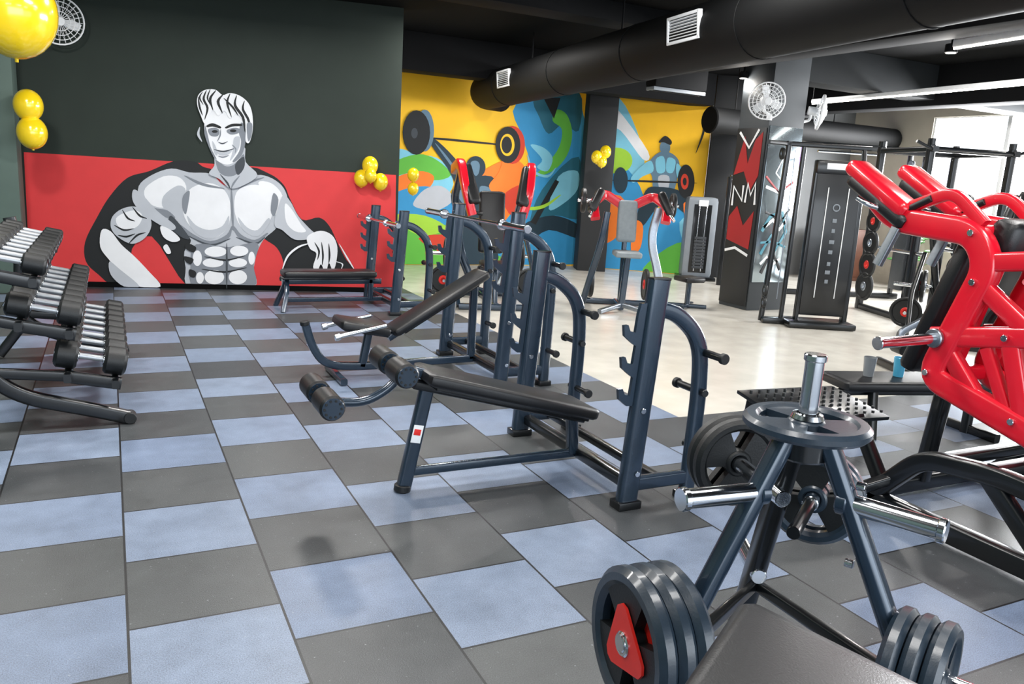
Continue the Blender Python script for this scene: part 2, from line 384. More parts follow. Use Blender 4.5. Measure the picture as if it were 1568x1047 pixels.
# head: face, then tousled hair
A.add([(314,186),(322,172),(345,166),(366,172),(377,190),(376,214),(372,234),(363,246),(348,252),(334,247),(325,236),(319,214),(313,202)],mW)
A.add([(314,192),(318,206),(323,226),(332,244),(326,238),(318,220),(313,204)],mG)
A.add([(369,188),(376,196),(376,216),(371,236),(361,247),(356,247),(366,232),(369,216),(366,204)],mG)
A.add([(358,212),(367,210),(366,226),(358,240),(352,246),(356,232)],mL);A.add([(325,216),(331,226),(333,238),(328,234)],mL)
A.add([(317,192),(326,189),(338,194),(337,197),(326,194),(317,195)],mK);A.add([(345,195),(355,190),(369,190),(370,193),(356,194),(347,197)],mK)
A.add([(319,198),(330,196),(336,200),(334,208),(326,209),(321,206)],mG);A.add([(347,200),(358,196),(368,198),(365,204),(353,206)],mG)
A.add(ell(329,201.5,4.5,2.2),mK,False);A.add(ell(357,200.5,5,2.2),mK,False)
A.add([(338,197),(343,197),(349,213),(347,218),(341,219),(335,217),(337,210)],mW);A.add(stroke([(338,199),(337,208),(333,216)],2.2),mG);A.add(stroke([(335,218),(341,220),(348,217)],1.8),mD)
A.add([(332,231),(342,234),(355,230),(350,236),(341,238),(335,236)],mL);A.add(stroke([(329,229),(342,232),(357,228)],2.2),mD);A.add(stroke([(335,239),(342,240.5),(350,238)],2),mG)
A.add(stroke([(356,222),(361,228),(360,234)],1.8),mG)
A.add([(302,160),(304,146),(315,138),(330,138),(341,146),(352,143),(367,147),(380,158),(386,174),(387,198),(382,218),(376,216),(376,198),(371,184),(362,175),(352,182),(344,170),(334,178),(328,170),(320,176),(314,190),(308,178)],mW)
for q,w in (([(316,140),(312,152),(318,166),(314,182)],3.5),([(330,140),(322,152),(326,168)],4),([(341,146),(334,156),(340,172)],4.5),([(352,145),(348,158),(354,178)],3.5),([(362,148),(360,162),(372,180),(375,200)],4),([(374,156),(372,168),(381,186),(381,208)],3.5),([(304,150),(306,164),(310,176)],3),([(344,152),(356,164),(364,176)],3),([(310,142),(306,150),(311,160)],2.5),([(322,138),(318,150),(322,160)],2.5)): A.add(stroke(q,w),mK)
A.add([(378,190),(386,190),(385,208),(380,216)],mG)
A.add(stroke([(306,196),(304,206),(309,216)],4),mL)
A.done()
mB=pm('blue','#2f8fc4');mT=pm('teal','#1d6378');mLB=pm('lightblue','#7cc4dc');mGn=pm('green','#5fb53f');mGd=pm('lime','#9fcf3a');mO=pm('orange','#ef7a22');mN=pm('navy','#16303e');mRd=pm('scarlet','#cf3b22');mSk=pm('slate','#5f7d92')
A=Mural('mural_weightlifter',[[8.34094,.09487,-4157.6],[.04385,-8.37046,3364.816],[-.29053,-.13742,0]],V((3,12.7)),V((1,0)),V((0,1)))
A.add([(790,160),(885,140),(890,404),(700,407),(745,370),(780,330),(800,300),(812,255),(800,210)],mB)
A.add([(820,150),(886,140),(886,200),(862,190),(840,205),(826,180)],mT);A.add([(830,290),(886,240),(888,330),(850,330),(812,345)],mT)
A.add([(852,168),(868,176),(876,205),(868,238),(846,262),(818,270),(838,250),(856,225),(860,198),(846,185)],mGn)
A.add([(812,222),(832,226),(846,242),(838,262),(822,256),(830,244)],mLB);A.add([(855,270),(884,262),(884,290),(862,312),(840,320)],mLB);A.add([(800,345),(846,330),(886,345),(886,365),(840,352),(806,372)],mN)
A.add([(832,150),(858,150),(848,182)],mK,False);A.add([(812,340),(850,275),(856,278),(820,344)],mK,False)
A.add(stroke([(808,240),(816,262),(838,270),(850,258)],4),mLB);A.add(stroke([(790,300),(806,318),(832,316),(856,300)],5),mGd)
A.add([(600,232),(640,236),(676,246),(694,282),(672,306),(640,296),(600,308)],mLB);A.add([(600,250),(640,236),(670,246),(690,268),(664,276),(640,262),(600,270)],mGn)
A.add([(600,275),(640,262),(664,270),(654,290),(620,300),(600,298)],mO)
A.add([(600,300),(650,285),(690,300),(712,330),(680,352),(600,350)],mB);A.add([(632,312),(650,290),(676,285),(694,305),(670,322),(646,320)],mL)
A.add([(600,345),(640,338),(700,350),(740,380),(770,404),(600,409)],mGn);A.add([(604,330),(650,330),(684,350),(640,360)],mGd);A.add([(640,365),(700,360),(745,385),(700,395)],mRd)
A.add([(700,292),(760,250),(790,245),(806,262),(812,300),(786,320),(760,350),(716,340)],mO);A.add([(770,300),(800,282),(812,300),(784,330)],mRd)
A.add([(690,300),(708,276),(752,270),(764,300),(752,345),(760,405),(690,405),(700,350)],mN);A.add(ell(728,256,15,17),mN,False)
A.add([(720,250),(728,246),(734,252),(732,266),(726,268)],mSk);A.add([(700,296),(716,286),(722,300),(710,312)],mSk);A.add([(734,286),(750,288),(752,302),(738,308)],mSk)
A.add([(704,290),(684,256),(660,222),(664,212),(694,240),(720,276)],mN);A.add(stroke([(668,222),(688,248),(706,276)],4),mSk);A.add([(748,284),(764,262),(772,232),(782,236),(778,262),(760,296)],mO)
A.add(stroke([(640,210),(700,215),(790,224)],3.5),mK)
A.add(ell(650,200,14,32),mSk,False);A.add(ell(637,203,21,34),mK,False);A.add(ell(634,204,5,8),mD,False)
A.add(ell(784,222,19,29),mRd,False);A.add(ell(777,222,19,28),mK,False);A.add(ell(776,222,11,17),YW,False);A.add(ell(775,222,8,13),mK,False)
A.done()
A=Mural('mural_barbell_press',[[12.27183,1.04738,-11905.682],[.91908,-12.37225,4238.027],[.11361,-.16441,0]],R0,rd,rn,1.5)
A.add([(905,150),(948,150),(980,215),(985,260),(960,300),(940,330),(905,330)],mLB);A.add([(905,250),(950,250),(985,300),(975,360),(930,420),(905,420)],mB)
A.add([(926,162),(944,166),(992,232),(984,244),(950,200),(924,190)],mW);A.add(ell(944,246,24,20),mGd,False);A.add([(912,310),(950,300),(962,340),(930,372),(905,360)],mO)
A.add([(940,385),(990,330),(1040,310),(1080,330),(1108,320),(1108,425),(940,420)],mB);A.add([(1040,340),(1080,330),(1104,350),(1100,400),(1060,400)],mLB);A.add([(1000,395),(1050,370),(1102,405),(1102,424),(990,422)],mGn)
A.add([(1000,240),(1014,232),(1030,236),(1040,250),(1036,276),(1028,296),(1002,296),(998,270),(990,256)],mSk)
A.add([(1004,244),(1016,240),(1018,262),(1006,264)],mLB);A.add([(1022,242),(1034,246),(1030,264),(1020,262)],mLB);A.add([(1008,270),(1024,270),(1022,290),(1010,290)],mL)
A.add(ell(1018,226,8,11),mSk,False);A.add([(1008,218),(1018,208),(1028,216),(1026,222),(1016,218)],mK)
A.add([(996,246),(980,256),(966,272),(970,280),(984,270),(1000,262)],mLB);A.add([(1036,250),(1048,264),(1054,280),(1046,284),(1036,270)],mLB)
A.add([(988,292),(1008,286),(1040,292),(1058,312),(1052,328),(1024,310),(1004,320),(984,346),(974,336)],mN);A.add([(1046,312),(1062,318),(1066,348),(1054,358)],mO);A.add([(970,340),(984,345),(980,380),(966,385)],mO)
A.add(stroke([(938,276),(1000,278),(1060,280)],3),mK);A.add(ell(950,276,11,20),mN,False);A.add(ell(1050,278,13,26),mK,False);A.add(ell(1048,278,6,12),mRd,False);A.add(ell(1048,278,3,6),mK,False)
A.add(stroke([(1066,232),(1076,205),(1080,180)],3),mK)
A.done()

# ---------------------------------------------------------------- olympic benches
def hookplate(b,y,x0,z0,z1):
    n=3; h=(z1-z0-.04)/n
    P=[(0.03,z0)]
    for k in range(n):
        a=z0+k*h
        P+=[(-.075,a+.005),(-.12,a+.04),(-.128,a+.09),(-.104,a+.092),(-.09,a+.062),(-.06,a+.055),(-.052,a+h-.01)]
    P+=[(-.04,z1),(.03,z1)]
    b.prism(P,(x0,y,0),(1,0,0),(0,0,1),.02,FR)
def rackframe(b,ys,zt,zh0,zh1,foot=True):
    for i,y in enumerate(ys):
        b.rt([(0,y,.0),(.075,y,zt)],.06,.11,FR,n=(0,1,0),r=.022); b.box((.076,y,zt+.004),(.1,.05,.012),FB)
        b.rt([(.05,y,zt-.13),(.2,y,zt-.16),(.36,y,zt-.30),(.385,y,zt-.55),(.37,y,.0)],.055,.08,FR,n=(0,1,0),fil=.16,r=.02)
        b.box((0,y,.02),(.13,.09,.04),FB); b.box((.37,y,.02),(.1,.09,.04),FB)
        b.rt([(0.01,y,.12),(.37,y,.12)],.045,.07,FR,n=(0,1,0))
        hookplate(b,y,.02,zh0,zh1)
        for z,s in((zt-.36,-1),(zt-.56,1),(.28,-1)):
            b.cyl((.375,y,z),(.375,y+s*.16,z),.019,FB); b.cyl((.375,y+s*.15,z),(.375,y+s*.175,z),.027,RUB)
            b.cyl((.385,y,z),(.375,y-s*.06,z),.019,FB)
        for z in(.18,.5): b.cyl((.03,y-.038,z),(.03,y-.031,z),.014,CHR,12)
    b.rt([(.04,ys[0],.1),(.04,ys[1],.1)],.06,.06,FB,n=(0,0,1)); b.rt([(.2,ys[0],.12),(.2,ys[1],.12)],.045,.045,FB,n=(0,0,1))
# decline bench
b=B(); rackframe(b,(-.58,.58),1.13,.52,1.02)
b.pad((-.9,-.05,.60),(.07,-.05,.345),.30,.065,PAD,(0,1,0))
b.rt([(-.93,-.05,.55),(.05,-.05,.295)],.06,.05,FB,n=(0,1,0))
b.box((-.42,-.05,.435),(.9,.24,.02),FB,rot=(0,.257,0))
b.rt([(-.97,-.05,.0),(-.86,-.05,.54)],.05,.07,FR,n=(0,1,0)); b.cyl((-.975,-.05,.0),(-.97,-.05,.035),.042,RUB)
b.rt([(-.95,-.05,.1),(.04,-.05,.1)],.035,.045,FR,n=(0,1,0)); b.rt([(.0,-.05,.1),(-.02,-.05,.32)],.05,.06,FR,n=(0,1,0))
b.box((-.915,-.078,.3),(.05,.004,.09),WHT,rot=(0,.2,0));b.box((-.915,-.081,.31),(.035,.003,.03),REDL,rot=(0,.2,0))
b.rt([(-.8,-.05,.57),(-.95,-.05,.62),(-1.06,-.05,.64)],.045,.05,FR,n=(0,1,0),fil=.05)
b.tube([(-1.0,-.05,.6),(-1.06,-.05,.53),(-1.18,-.05,.47),(-1.36,-.05,.49)],.022,FR,fil=.08)
for x,z in((-1.04,.645),(-1.38,.52)):
    b.cyl((x,-.27,z),(x,.17,z),.014,CHR)
    for y0,y1 in((-.27,-.09),(-.01,.17)):
        b.cyl((x,y0,z),(x,y1,z),.058,PAD,24,.2)
        b.cyl((x,y0-.004,z),(x,y0,z),.05,FR,24)
        for k in range(10):
            a=k*math.pi/5; b.cyl((x+.038*math.cos(a),y0-.007,z+.038*math.sin(a)),(x+.038*math.cos(a),y0-.003,z+.038*math.sin(a)),.006,RUB,8)
b.cyl((-1.0,-.13,.56),(-1.0,-.07,.56),.012,CHR)
b.obj('decline_bench',(2.22,3.60,0))
# incline bench
b=B(); rackframe(b,(-.56,.56),1.30,.72,1.22)
b.pad((-.68,0,.34),(.08,0,.80),.26,.06,PAD,(0,1,0)); b.rt([(-.7,0,.29),(.07,0,.75)],.06,.05,FR,n=(0,1,0)); b.box((-.3,0,.53),(.7,.2,.02),FB,rot=(0,-.545,0))
b.pad((-1.1,0,.43),(-.72,0,.36),.34,.07,PAD,(0,1,0)); b.box((-.9,0,.36),(.34,.25,.02),FB,rot=(0,.18,0))
b.rt([(-1.33,0,.42),(-1.28,0,.25),(-1.18,0,.1),(-.9,0,.08),(.04,0,.1)],.05,.06,FR,n=(0,1,0),fil=.14); b.cyl((-1.33,0,.41),(-1.335,0,.44),.035,RUB)
b.rt([(-.9,0,.08),(-.85,0,.36)],.05,.06,FR,n=(0,1,0)); b.rt([(0,0,.1),(.0,0,.7)],.05,.06,FR,n=(0,1,0)); b.rt([(-1.1,-.25,.03),(-1.1,.25,.03)],.05,.05,FR,n=(0,0,1))
b.tube([(-.78,-.2,.43),(-1.12,-.2,.36)],.016,CHR);b.tube([(-.78,.2,.43),(-1.12,.2,.36)],.016,CHR)
for y in(-.2,.2): b.cyl((-1.12,y,.36),(-1.16,y,.35),.026,CHR); b.tube([(-.85,y*.3,.36),(-.9,y,.4)],.014,FB)
b.obj('incline_bench',(2.57,5.765,0))
# flat bench
b=B(); rackframe(b,(-.53,.5),1.12,.58,1.02)
b.pad((-1.1,0,.39),(-.08,0,.39),.3,.07,PAD,(0,1,0)); b.box((-.6,0,.345),(1.0,.22,.02),FB)
b.rt([(-1.13,-.22,.0),(-1.07,-.12,.2),(-1.05,0,.33),(-1.07,.12,.2),(-1.13,.22,.0)],.05,.05,FR,n=(1,0,0),fil=.05)
b.rt([(-1.1,0,.3),(0,0,.3)],.05,.06,FR,n=(0,1,0)); b.rt([(-.12,0,.1),(-.12,0,.34)],.05,.06,FR,n=(0,1,0)); b.rt([(-1.07,0,.1),(.04,0,.1)],.04,.05,FR,n=(0,1,0))
b.obj('flat_bench',(2.73,8.74,0))
def barbell(L,loc,rz=0):
    b=B(); h=L/2; b.cyl((0,-h,0),(0,h,0),.014,CHR)
    for s in(-1,1): b.cyl((0,s*(h-.38),0),(0,s*h,0),.025,CHR); b.cyl((0,s*(h-.40),0),(0,s*(h-.37),0),.04,CHR); b.cyl((0,s*(h),0),(0,s*(h+.015),0),.028,STL)
    b.obj('barbell',loc,rz)
barbell(1.9,(2.57-.055,5.765,1.215)); barbell(1.45,(2.73-.07,8.70,.985))

# ---------------------------------------------------------------- dumbbell rack
b=B()
tiers=[(-.14,.36),(-.36,.66),(-.52,.95)]
y0,y1=4.95,6.95
for y in(y0+.08,y1-.08):
    b.rt([(.06,y,.03),(-.12,y,.09),(-.5,y,.2),(-.66,y,.36),(-.6,y,.75),(-.66,y,1.05)],.06,.08,FB,n=(0,1,0),fil=.14)
    b.rt([(-.62,y,.25),(-.78,y,.03)],.06,.07,FB,n=(0,1,0))
    b.cyl((.06,y-.04,.035),(.06,y+.04,.035),.035,RUB)
    for x,z in tiers: b.rt([(x-.12 if x>-.5 else -.62,y,z-.06),(x+.16,y,z-.12)],.04,.07,FB,n=(0,1,0)); b.rt([(-.62,y,z-.02),(x-.1,y,z-.06)],.04,.06,FB,n=(0,1,0))
for x,z in tiers:
    for dx,dz in((-.11,-.055),(.13,-.105)):
        b.rt([(x+dx,y0,z+dz),(x+dx,y1,z+dz)],.05,.04,FB,n=(0,0,1))
b.obj('dumbbell_rack')
b=B()
for ti,(x,z) in enumerate(tiers):
    n=9
    for k in range(n):
        y=y0+.14+k*(y1-y0-.26)/(n-1); R=[.082,.07,.058][ti]*(1.0-.03*k*.3)
        t=V((.26,0,-.055)).normalized(); c=V((x+.01,y,z-.075+R+.025))
        for s in(-1,1):
            b.cyl(c+t*s*.068,c+t*s*.185,R,RUB,24,.18); b.cyl(c+t*s*.185,c+t*s*.189,R*.72,FB,20); b.cyl(c+t*s*.189,c+t*s*.191,R*.3,STL,14); b.cyl(c+t*s*.062,c+t*s*.07,R*.45,CHR,16)
        b.cyl(c-t*.065,c+t*.065,.017,SIL)
b.obj('dumbbell_set')

# ---------------------------------------------------------------- plate tree (foreground)
T=V((1.67,1.49,0))
b=B()
feet=[V((-.48,.05,0)),V((.2,-.46,0)),V((.2,.36,0))]
for i,f in enumerate(feet):
    d=f.normalized(); n=V((-d.y,d.x,0))
    b.sweep([d*.06+V((0,0,.93)),f+V((0,0,.04))],rrect(.06,.05 if i<2 else .07,.018),FR if i<2 else FB,n=n)
    b.cyl(f+V((0,0,0)),f+V((0,0,.05)),.04,RUB)
    if i<2:
        c=d*.12+V((0,0,.77)); b.cyl(c,c+d*.24,.027,CHR,28); b.cyl(c+d*.235,c+d*.255,.032,CHR,28); b.cyl(c-d*.01,c+d*.02,.036,FR)
    c=f*.55+V((0,0,.38)); b.cyl(c,c+d*.25,.025,CHR)
b.rt([feet[0]*.62+V((0,0,.34)),feet[1]*.62+V((0,0,.34))],.04,.04,FB,n=(0,0,1)); b.rt([feet[1]*.62+V((0,0,.34)),feet[2]*.62+V((0,0,.34)),feet[0]*.62+V((0,0,.34))],.04,.04,FB,n=(0,0,1))
b.cyl((0,0,.86),(0,0,.935),.07,FB); b.cyl((0,0,.93),(0,0,1.14),.025,CHR,28); b.cyl((0,0,1.13),(0,0,1.15),.03,CHR,28); b.lathe([(.03,0),(.045,.0),(.04,.012),(.03,.014)],(0,0,.973),(0,0,1),CHR,28,True)
e1=V((.28,.96,0)).normalized(); e2=V((.83,.55,0)).normalized()
b.cyl(e1*.06+V((0,0,.71)),e1*.5+V((0,0,.71)),.025,CHR); b.cyl(e2*.3+V((0,0,.62)),e2*.5+V((0,0,.62)),.025,CHR); b.cyl(e2*.04+V((0,0,.62)),e2*.32+V((0,0,.62)),.02,FB)
for z in(.82,.6): b.cyl(feet[1].normalized()*.1+V((.03,-.04,z)),feet[1].normalized()*.1+V((.04,-.06,z)),.012,CHR,10)
tree=b.obj('plate_tree',T)
def plateobj(c,ax,R,th,m,**k):
    b=B(); b.plate((0,0,0),ax,R,th,m,**k); return b.obj('weight_plate',c)
plateobj(T+V((0,0,.955)),(0,0,1),.168,.035,RUBB,hub=RUBB,ph=20)
d0=feet[0].normalized(); 
for k in range(3):
    plateobj(T+feet[0]*.55+V((0,0,.375))+d0*(.1+.056*k),d0,.2,.054,RUBB,lab=REDL if k==2 else None,web=RUB,hub=RUB,ph=30)
d1=feet[1].normalized()
for k in range(3): plateobj(T+feet[1]*.55+V((0,0,.365))+d1*(.04+.05*k),d1,.165,.046,RUBB,ph=10*k)
for k in range(2): plateobj(T+e1*(.36+.05*k)+V((0,0,.71)),e1,.145,.045,RUB,ph=15)
for k in range(2): plateobj(T+e2*(.36+.05*k)+V((0,0,.62)),e2,.15,.045,RUBB,ph=40,web=RUB)

# near cushion bench (bottom right)
b=B()
MR=Matrix(((-.85,.53,0,0),(-.53,-.85,0,0),(0,0,1,0),(0,0,0,1)))
b.M=Matrix.Translation((1.04,1.01,.83))@MR@Matrix.Rotation(-.18,4,'X')
b.pad((-.0,.18,-.035),(.62,.18,-.035),.37,.07,PAD,(0,1,0))
b.sweep([(.03,.014,-.005),(.59,.014,-.005)],circ(.0014,6),WHT); b.sweep([(.014,.03,-.008),(.014,.33,-.008)],circ(.0014,6),SIL)
b.box((.31,.18,-.085),(.5,.28,.025),FB)
b.M=Matrix.Translation((1.04,1.01,0))@MR
b.rt([(.3,.17,.73),(.3,.17,.03)],.07,.07,FB,n=(0,1,0)); b.rt([(.02,.17,.03),(.6,.17,.03)],.07,.05,FB,n=(0,0,1)); b.rt([(.3,-.1,.03),(.3,.4,.03)],.07,.05,FB,n=(0,0,1))
b.obj('exercise_bench')

# ---------------------------------------------------------------- red leg press / squat machine
b=B()
XS=(3.70,4.12)
for x in XS:
    N=(1,0,0)
    b.rt([(x,3.05,1.58),(x,2.90,1.46),(x,2.45,1.43),(x,2.36,1.28),(x,2.56,.70),(x,2.02,.56),(x,1.85,.5)],.08,.13,RED,n=N,fil=.09,r=.022)
    b.rt([(x,2.58,.90),(x,2.05,1.0)],.065,.1,RED,n=N); b.rt([(x,2.52,.88),(x,2.26,.6)],.06,.085,RED,n=N); b.rt([(x,2.2,.98),(x,2.06,.58)],.06,.085,RED,n=N)
    b.rt([(x,2.4,1.2),(x,2.1,1.0)],.06,.085,RED,n=N); b.rt([(x,2.06,1.0),(x,1.8,.5)],.055,.08,RED,n=N); b.rt([(x,2.3,.9),(x,2.14,.6)],.045,.06,RED,n=N)
    b.rt([(x,2.36,1.3),(x,2.1,1.34),(x,2.0,1.05)],.06,.09,RED,n=N,fil=.1)
    b.rt([(x,2.9,1.50),(x,2.6,1.62),(x,2.42,1.47)],.045,.06,RED,n=N,fil=.08)
    b.pad((x,3.22,1.735),(x,2.82,1.50),.15,.085,RED,(1,0,0)); b.pad((x,3.20,1.665),(x,2.82,1.44),.145,.075,PAD,(1,0,0))
    b.tube([(x,2.95,1.5),(x-.12,3.0,1.53),(x-.14,3.05,1.56)],.014,CHR,fil=.04); b.cyl((x-.02,2.86,1.5),(x-.02,2.7,1.58),.018,RUB)
    b.rt([(x-.04,2.86,1.42),(x-.07,2.92,1.22)],.035,.05,STL,n=N)
    for (yy,zz) in((2.56,.72),(2.4,1.2),(2.2,.97),(2.45,1.43),(2.1,.6)): b.cyl((x-.04,yy,zz),(x-.055,yy,zz),.016,CHR,10)
m_=(XS[0]+XS[1])/2
for (yy,zz,t) in((2.45,1.43,.08),(2.56,.70,.08),(2.06,1.0,.07),(1.9,.52,.07)): b.rt([(XS[0],yy,zz),(XS[1],yy,zz)],t,t,RED,n=(0,0,1))
b.pad((m_,2.76,.68),(m_,2.5,1.46),.34,.09,PAD,(1,0,0)); b.rt([(m_,2.6,.7),(m_,2.42,1.42)],.08,.06,RED,n=(1,0,0)); b.pad((m_,2.4,1.3),(m_,2.36,1.5),.3,.14,PAD,(1,0,0))
b.cyl((3.70,2.54,.9),(3.28,2.56,.885),.027,CHR,28); b.cyl((3.28,2.56,.885),(3.265,2.56,.884),.033,CHR,28); b.cyl((3.66,2.54,.9),(3.635,2.54,.9),.048,STL)
b.cyl((4.15,2.54,.9),(4.65,2.54,.9),.026,CHR)
for x in(3.45,4.45):
    b.rt([(x,2.75,.06),(x,1.2,.06)],.07,.10,FB,n=(1,0,0)); b.rt([(x,2.6,.08),(x,2.35,.36),(x,2.0,.40),(x,1.4,.36)],.07,.09,FB,n=(1,0,0),fil=.1)
    b.rt([(x,1.4,.36),(x,1.3,.08)],.06,.08,FB,n=(1,0,0)); b.rt([(x,2.05,.4),(x,1.7,.08)],.06,.08,FB,n=(1,0,0))
b.rt([(3.45,2.68,.06),(4.45,2.68,.06)],.09,.08,FB,n=(0,0,1)); b.rt([(3.45,1.8,.06),(4.45,1.8,.06)],.09,.08,FB,n=(0,0,1)); b.rt([(3.45,2.3,.36),(4.45,2.3,.36)],.06,.07,FB,n=(0,0,1))
b.rt([(3.45,2.02,.41),(4.45,2.02,.41)],.07,.07,FB,n=(0,0,1)); b.rt([(m_,2.6,.72),(m_,2.66,.08)],.07,.08,FB,n=(1,0,0)); b.rt([(m_,1.95,.5),(m_,1.8,.08)],.07,.08,FB,n=(1,0,0))
b.cyl((3.85,2.02,.3),(3.85,1.94,.3),.07,RUB); b.rt([(3.45,2.5,.2),(3.1,2.62,.08)],.05,.06,FB,n=(0,0,1))
b.box((3.36,2.98,.45),(.66,.44,.02),FB,rot=(.12,0,-.1))
for i in range(11):
    for j in range(7): b.cyl((3.08+i*.056,2.82+j*.055-(i*.0056),.449+.006*j),(3.08+i*.056,2.82+j*.055-(i*.0056),.462+.007*j),.008,RUB,8)
b.rt([(3.5,2.8,.43),(3.5,2.6,.15)],.06,.07,FB,n=(1,0,0)); b.rt([(3.2,2.85,.43),(3.3,2.66,.08)],.05,.06,FB,n=(1,0,0)); b.rt([(3.1,3.15,.44),(3.1,3.2,.0)],.05,.06,FB,n=(1,0,0))
for x,y,z in((3.41,2.2,.08),(3.41,2.6,.08),(3.41,1.7,.08)): b.cyl((x,y,z),(x-.012,y,z),.014,CHR,10)
b.obj('leg_press_machine')
for k in range(2): plateobj((4.33+.055*k,2.54,.9),(1,0,0),.2,.05,RUB)

# low black bench with cups behind
b=B(); b.pad((4.25,3.62,.36),(5.55,3.28,.36),.34,.07,PAD,(0,1,0)); b.rt([(4.2,3.66,.0),(4.18,3.66,.16),(4.3,3.6,.3),(5.5,3.28,.3)],.05,.06,FB,n=(.25,.97,0),fil=.12); b.rt([(4.45,3.42,.0),(4.5,3.5,.3)],.05,.06,FB); b.rt([(5.3,3.34,.3),(5.3,3.34,.0)],.06,.06,FB); b.rt([(5.28,3.1,.03),(5.34,3.6,.03)],.06,.05,FB,n=(0,0,1)); b.obj('flat_bench')
def cup(loc,m):
    b=B(); b.lathe([(0.001,0),(.032,0),(.042,.13),(.039,.13),(.03,.008),(.001,.008)],(0,0,0),(0,0,1),m,20); b.obj('plastic_cup',loc)
cup((4.50,3.56,.397),mat('cup_clear','#7d8387',.2)); cup((4.72,3.50,.397),mat('cup_blue','#4aa3c6',.3))
# ---------------------------------------------------------------- leverage machines
def lever(name,loc,rz,padm,AR=RED,F=FR):
    b=B()
    b.rt([(-.45,-.5,.04),(.45,-.5,.04)],.07,.07,F,n=(0,0,1)); b.rt([(0,-.5,.05),(0,.6,.05)],.07,.07,F,n=(1,0,0)); b.rt([(-.4,.6,.04),(.4,.6,.04)],.07,.07,F,n=(0,0,1))
    b.rt([(0,.05,.06),(0,.1,.75),(0,.25,1.25)],.07,.08,F,n=(1,0,0),fil=.1)
    b.pad((0,-.1,.52),(0,-.45,.5),.34,.07,padm,(1,0,0)); b.rt([(0,-.4,.06),(0,-.28,.47)],.06,.07,F,n=(1,0,0))
    b.pad((0,.02,.62),(0,.14,1.36),.32,.09,padm,(1,0,0))
    for s in(-1,1):
        b.rt([(s*.1,.45,.1),(s*.3,.5,.6),(s*.42,.4,1.25),(s*.41,.05,1.6)],.07,.08,F,n=(0,1,0),fil=.15)
        b.rt([(s*.45,.3,1.60),(s*.43,-.05,1.68),(s*.38,-.22,1.36),(s*.3,-.26,1.08)],.10,.13,AR,n=(1,0,0),fil=.1)
        b.pad((s*.39,-.06,1.66),(s*.28,-.3,1.22),.15,.1,PAD,(1,.3,0)); b.tube([(s*.3,-.26,1.12),(s*.18,-.3,1.1)],.02,RUB)
        b.cyl((s*.3,.5,.55),(s*.75,.5,.55),.025,CHR); b.rt([(s*.1,.5,.06),(s*.33,.5,.55)],.06,.06,F,n=(0,1,0))
        for k in range(2): b.disc((s*(.42+.06*k),.5,.55),(1,0,0),.2,.045,RUB,REDL if k else STL)
        b.disc((s*.55,.2,.25),(0,1,0),.18,.045,RUB,YW if s>0 else REDL); b.cyl((s*.55,.1,.25),(s*.55,.45,.25),.02,CHR); b.rt([(0,.45,.1),(s*.55,.45,.25)],.05,.05,F,n=(0,1,0))
        b.rt([(s*.45,-.5,.04),(s*.5,-.1,.5),(s*.45,.3,.95)],.05,.07,F,n=(1,0,0),fil=.1)
    b.obj(name,loc,rz)
lever('chest_press_machine',(4.15,8.85,0),-.25,PAD)
lever('chest_press_machine',(8.6,5.75,0),-1.0,PAD,FB,FB)
b=B()
b.rt([(-.3,-.3,.03),(0,0,.08),(.35,-.25,.03)],.06,.06,STL,n=(0,0,1)); b.rt([(0,0,.05),(0,.5,.05)],.07,.07,FR,n=(1,0,0)); b.rt([(-.4,.5,.04),(.4,.5,.04)],.07,.07,FR,n=(0,0,1))
b.rt([(0,0,.05),(.03,0,.75)],.07,.08,FR); b.pad((0,-.3,.72),(0,.08,.72),.32,.07,GRP,(1,0,0)); b.pad((0,.08,.85),(0,.16,1.35),.24,.08,GRP,(1,0,0)); b.rt([(0,.15,.1),(0,.2,1.3)],.06,.07,FR,n=(1,0,0))
b.rt([(.38,.1,1.28),(.3,.1,.9),(.42,.0,.5),(.5,-.1,.03)],.07,.1,STL,fil=.2); b.rt([(-.25,.1,1.2),(-.3,.1,.8),(-.45,.3,.04)],.06,.08,FR,fil=.2)
for s in(-1,1):
    b.rt([(0,.2,1.25),(s*.3,.15,1.42),(s*.45,-.05,1.3),(s*.42,-.15,1.12)],.09,.11,RED,n=(0,1,0),fil=.08); b.pad((s*.36,.0,1.46),(s*.48,-.12,1.2),.14,.1,PAD,(0,1,0)); b.ball((s*.47,-.1,1.28),.055,RUB); b.tube([(s*.42,-.05,1.28),(s*.5,-.25,1.15)],.018,CHR)
    b.disc((s*.55,.15,1.32),(1,0,0),.15,.05,RUB,STL); b.cyl((s*.4,.15,1.32),(s*.62,.15,1.32),.022,CHR); b.disc((s*.35,.4,.3),(1,0,0),.2,.05,RUB,REDL)
b.obj('shoulder_press_machine',(5.62,8.12,0),-.45)
b=B(); b.pad((-.16,0,.38),(.16,0,.38),.3,.07,PAD,(0,1,0)); b.rt([(0,0,0),(0,0,.36)],.06,.06,FR); b.rt([(-.2,-.15,.03),(.2,.15,.03)],.05,.05,FR,n=(0,0,1)); b.rt([(-.2,.15,.03),(.2,-.15,.03)],.05,.05,FR,n=(0,0,1)); b.obj('exercise_stool',(6.75,8.25,0))
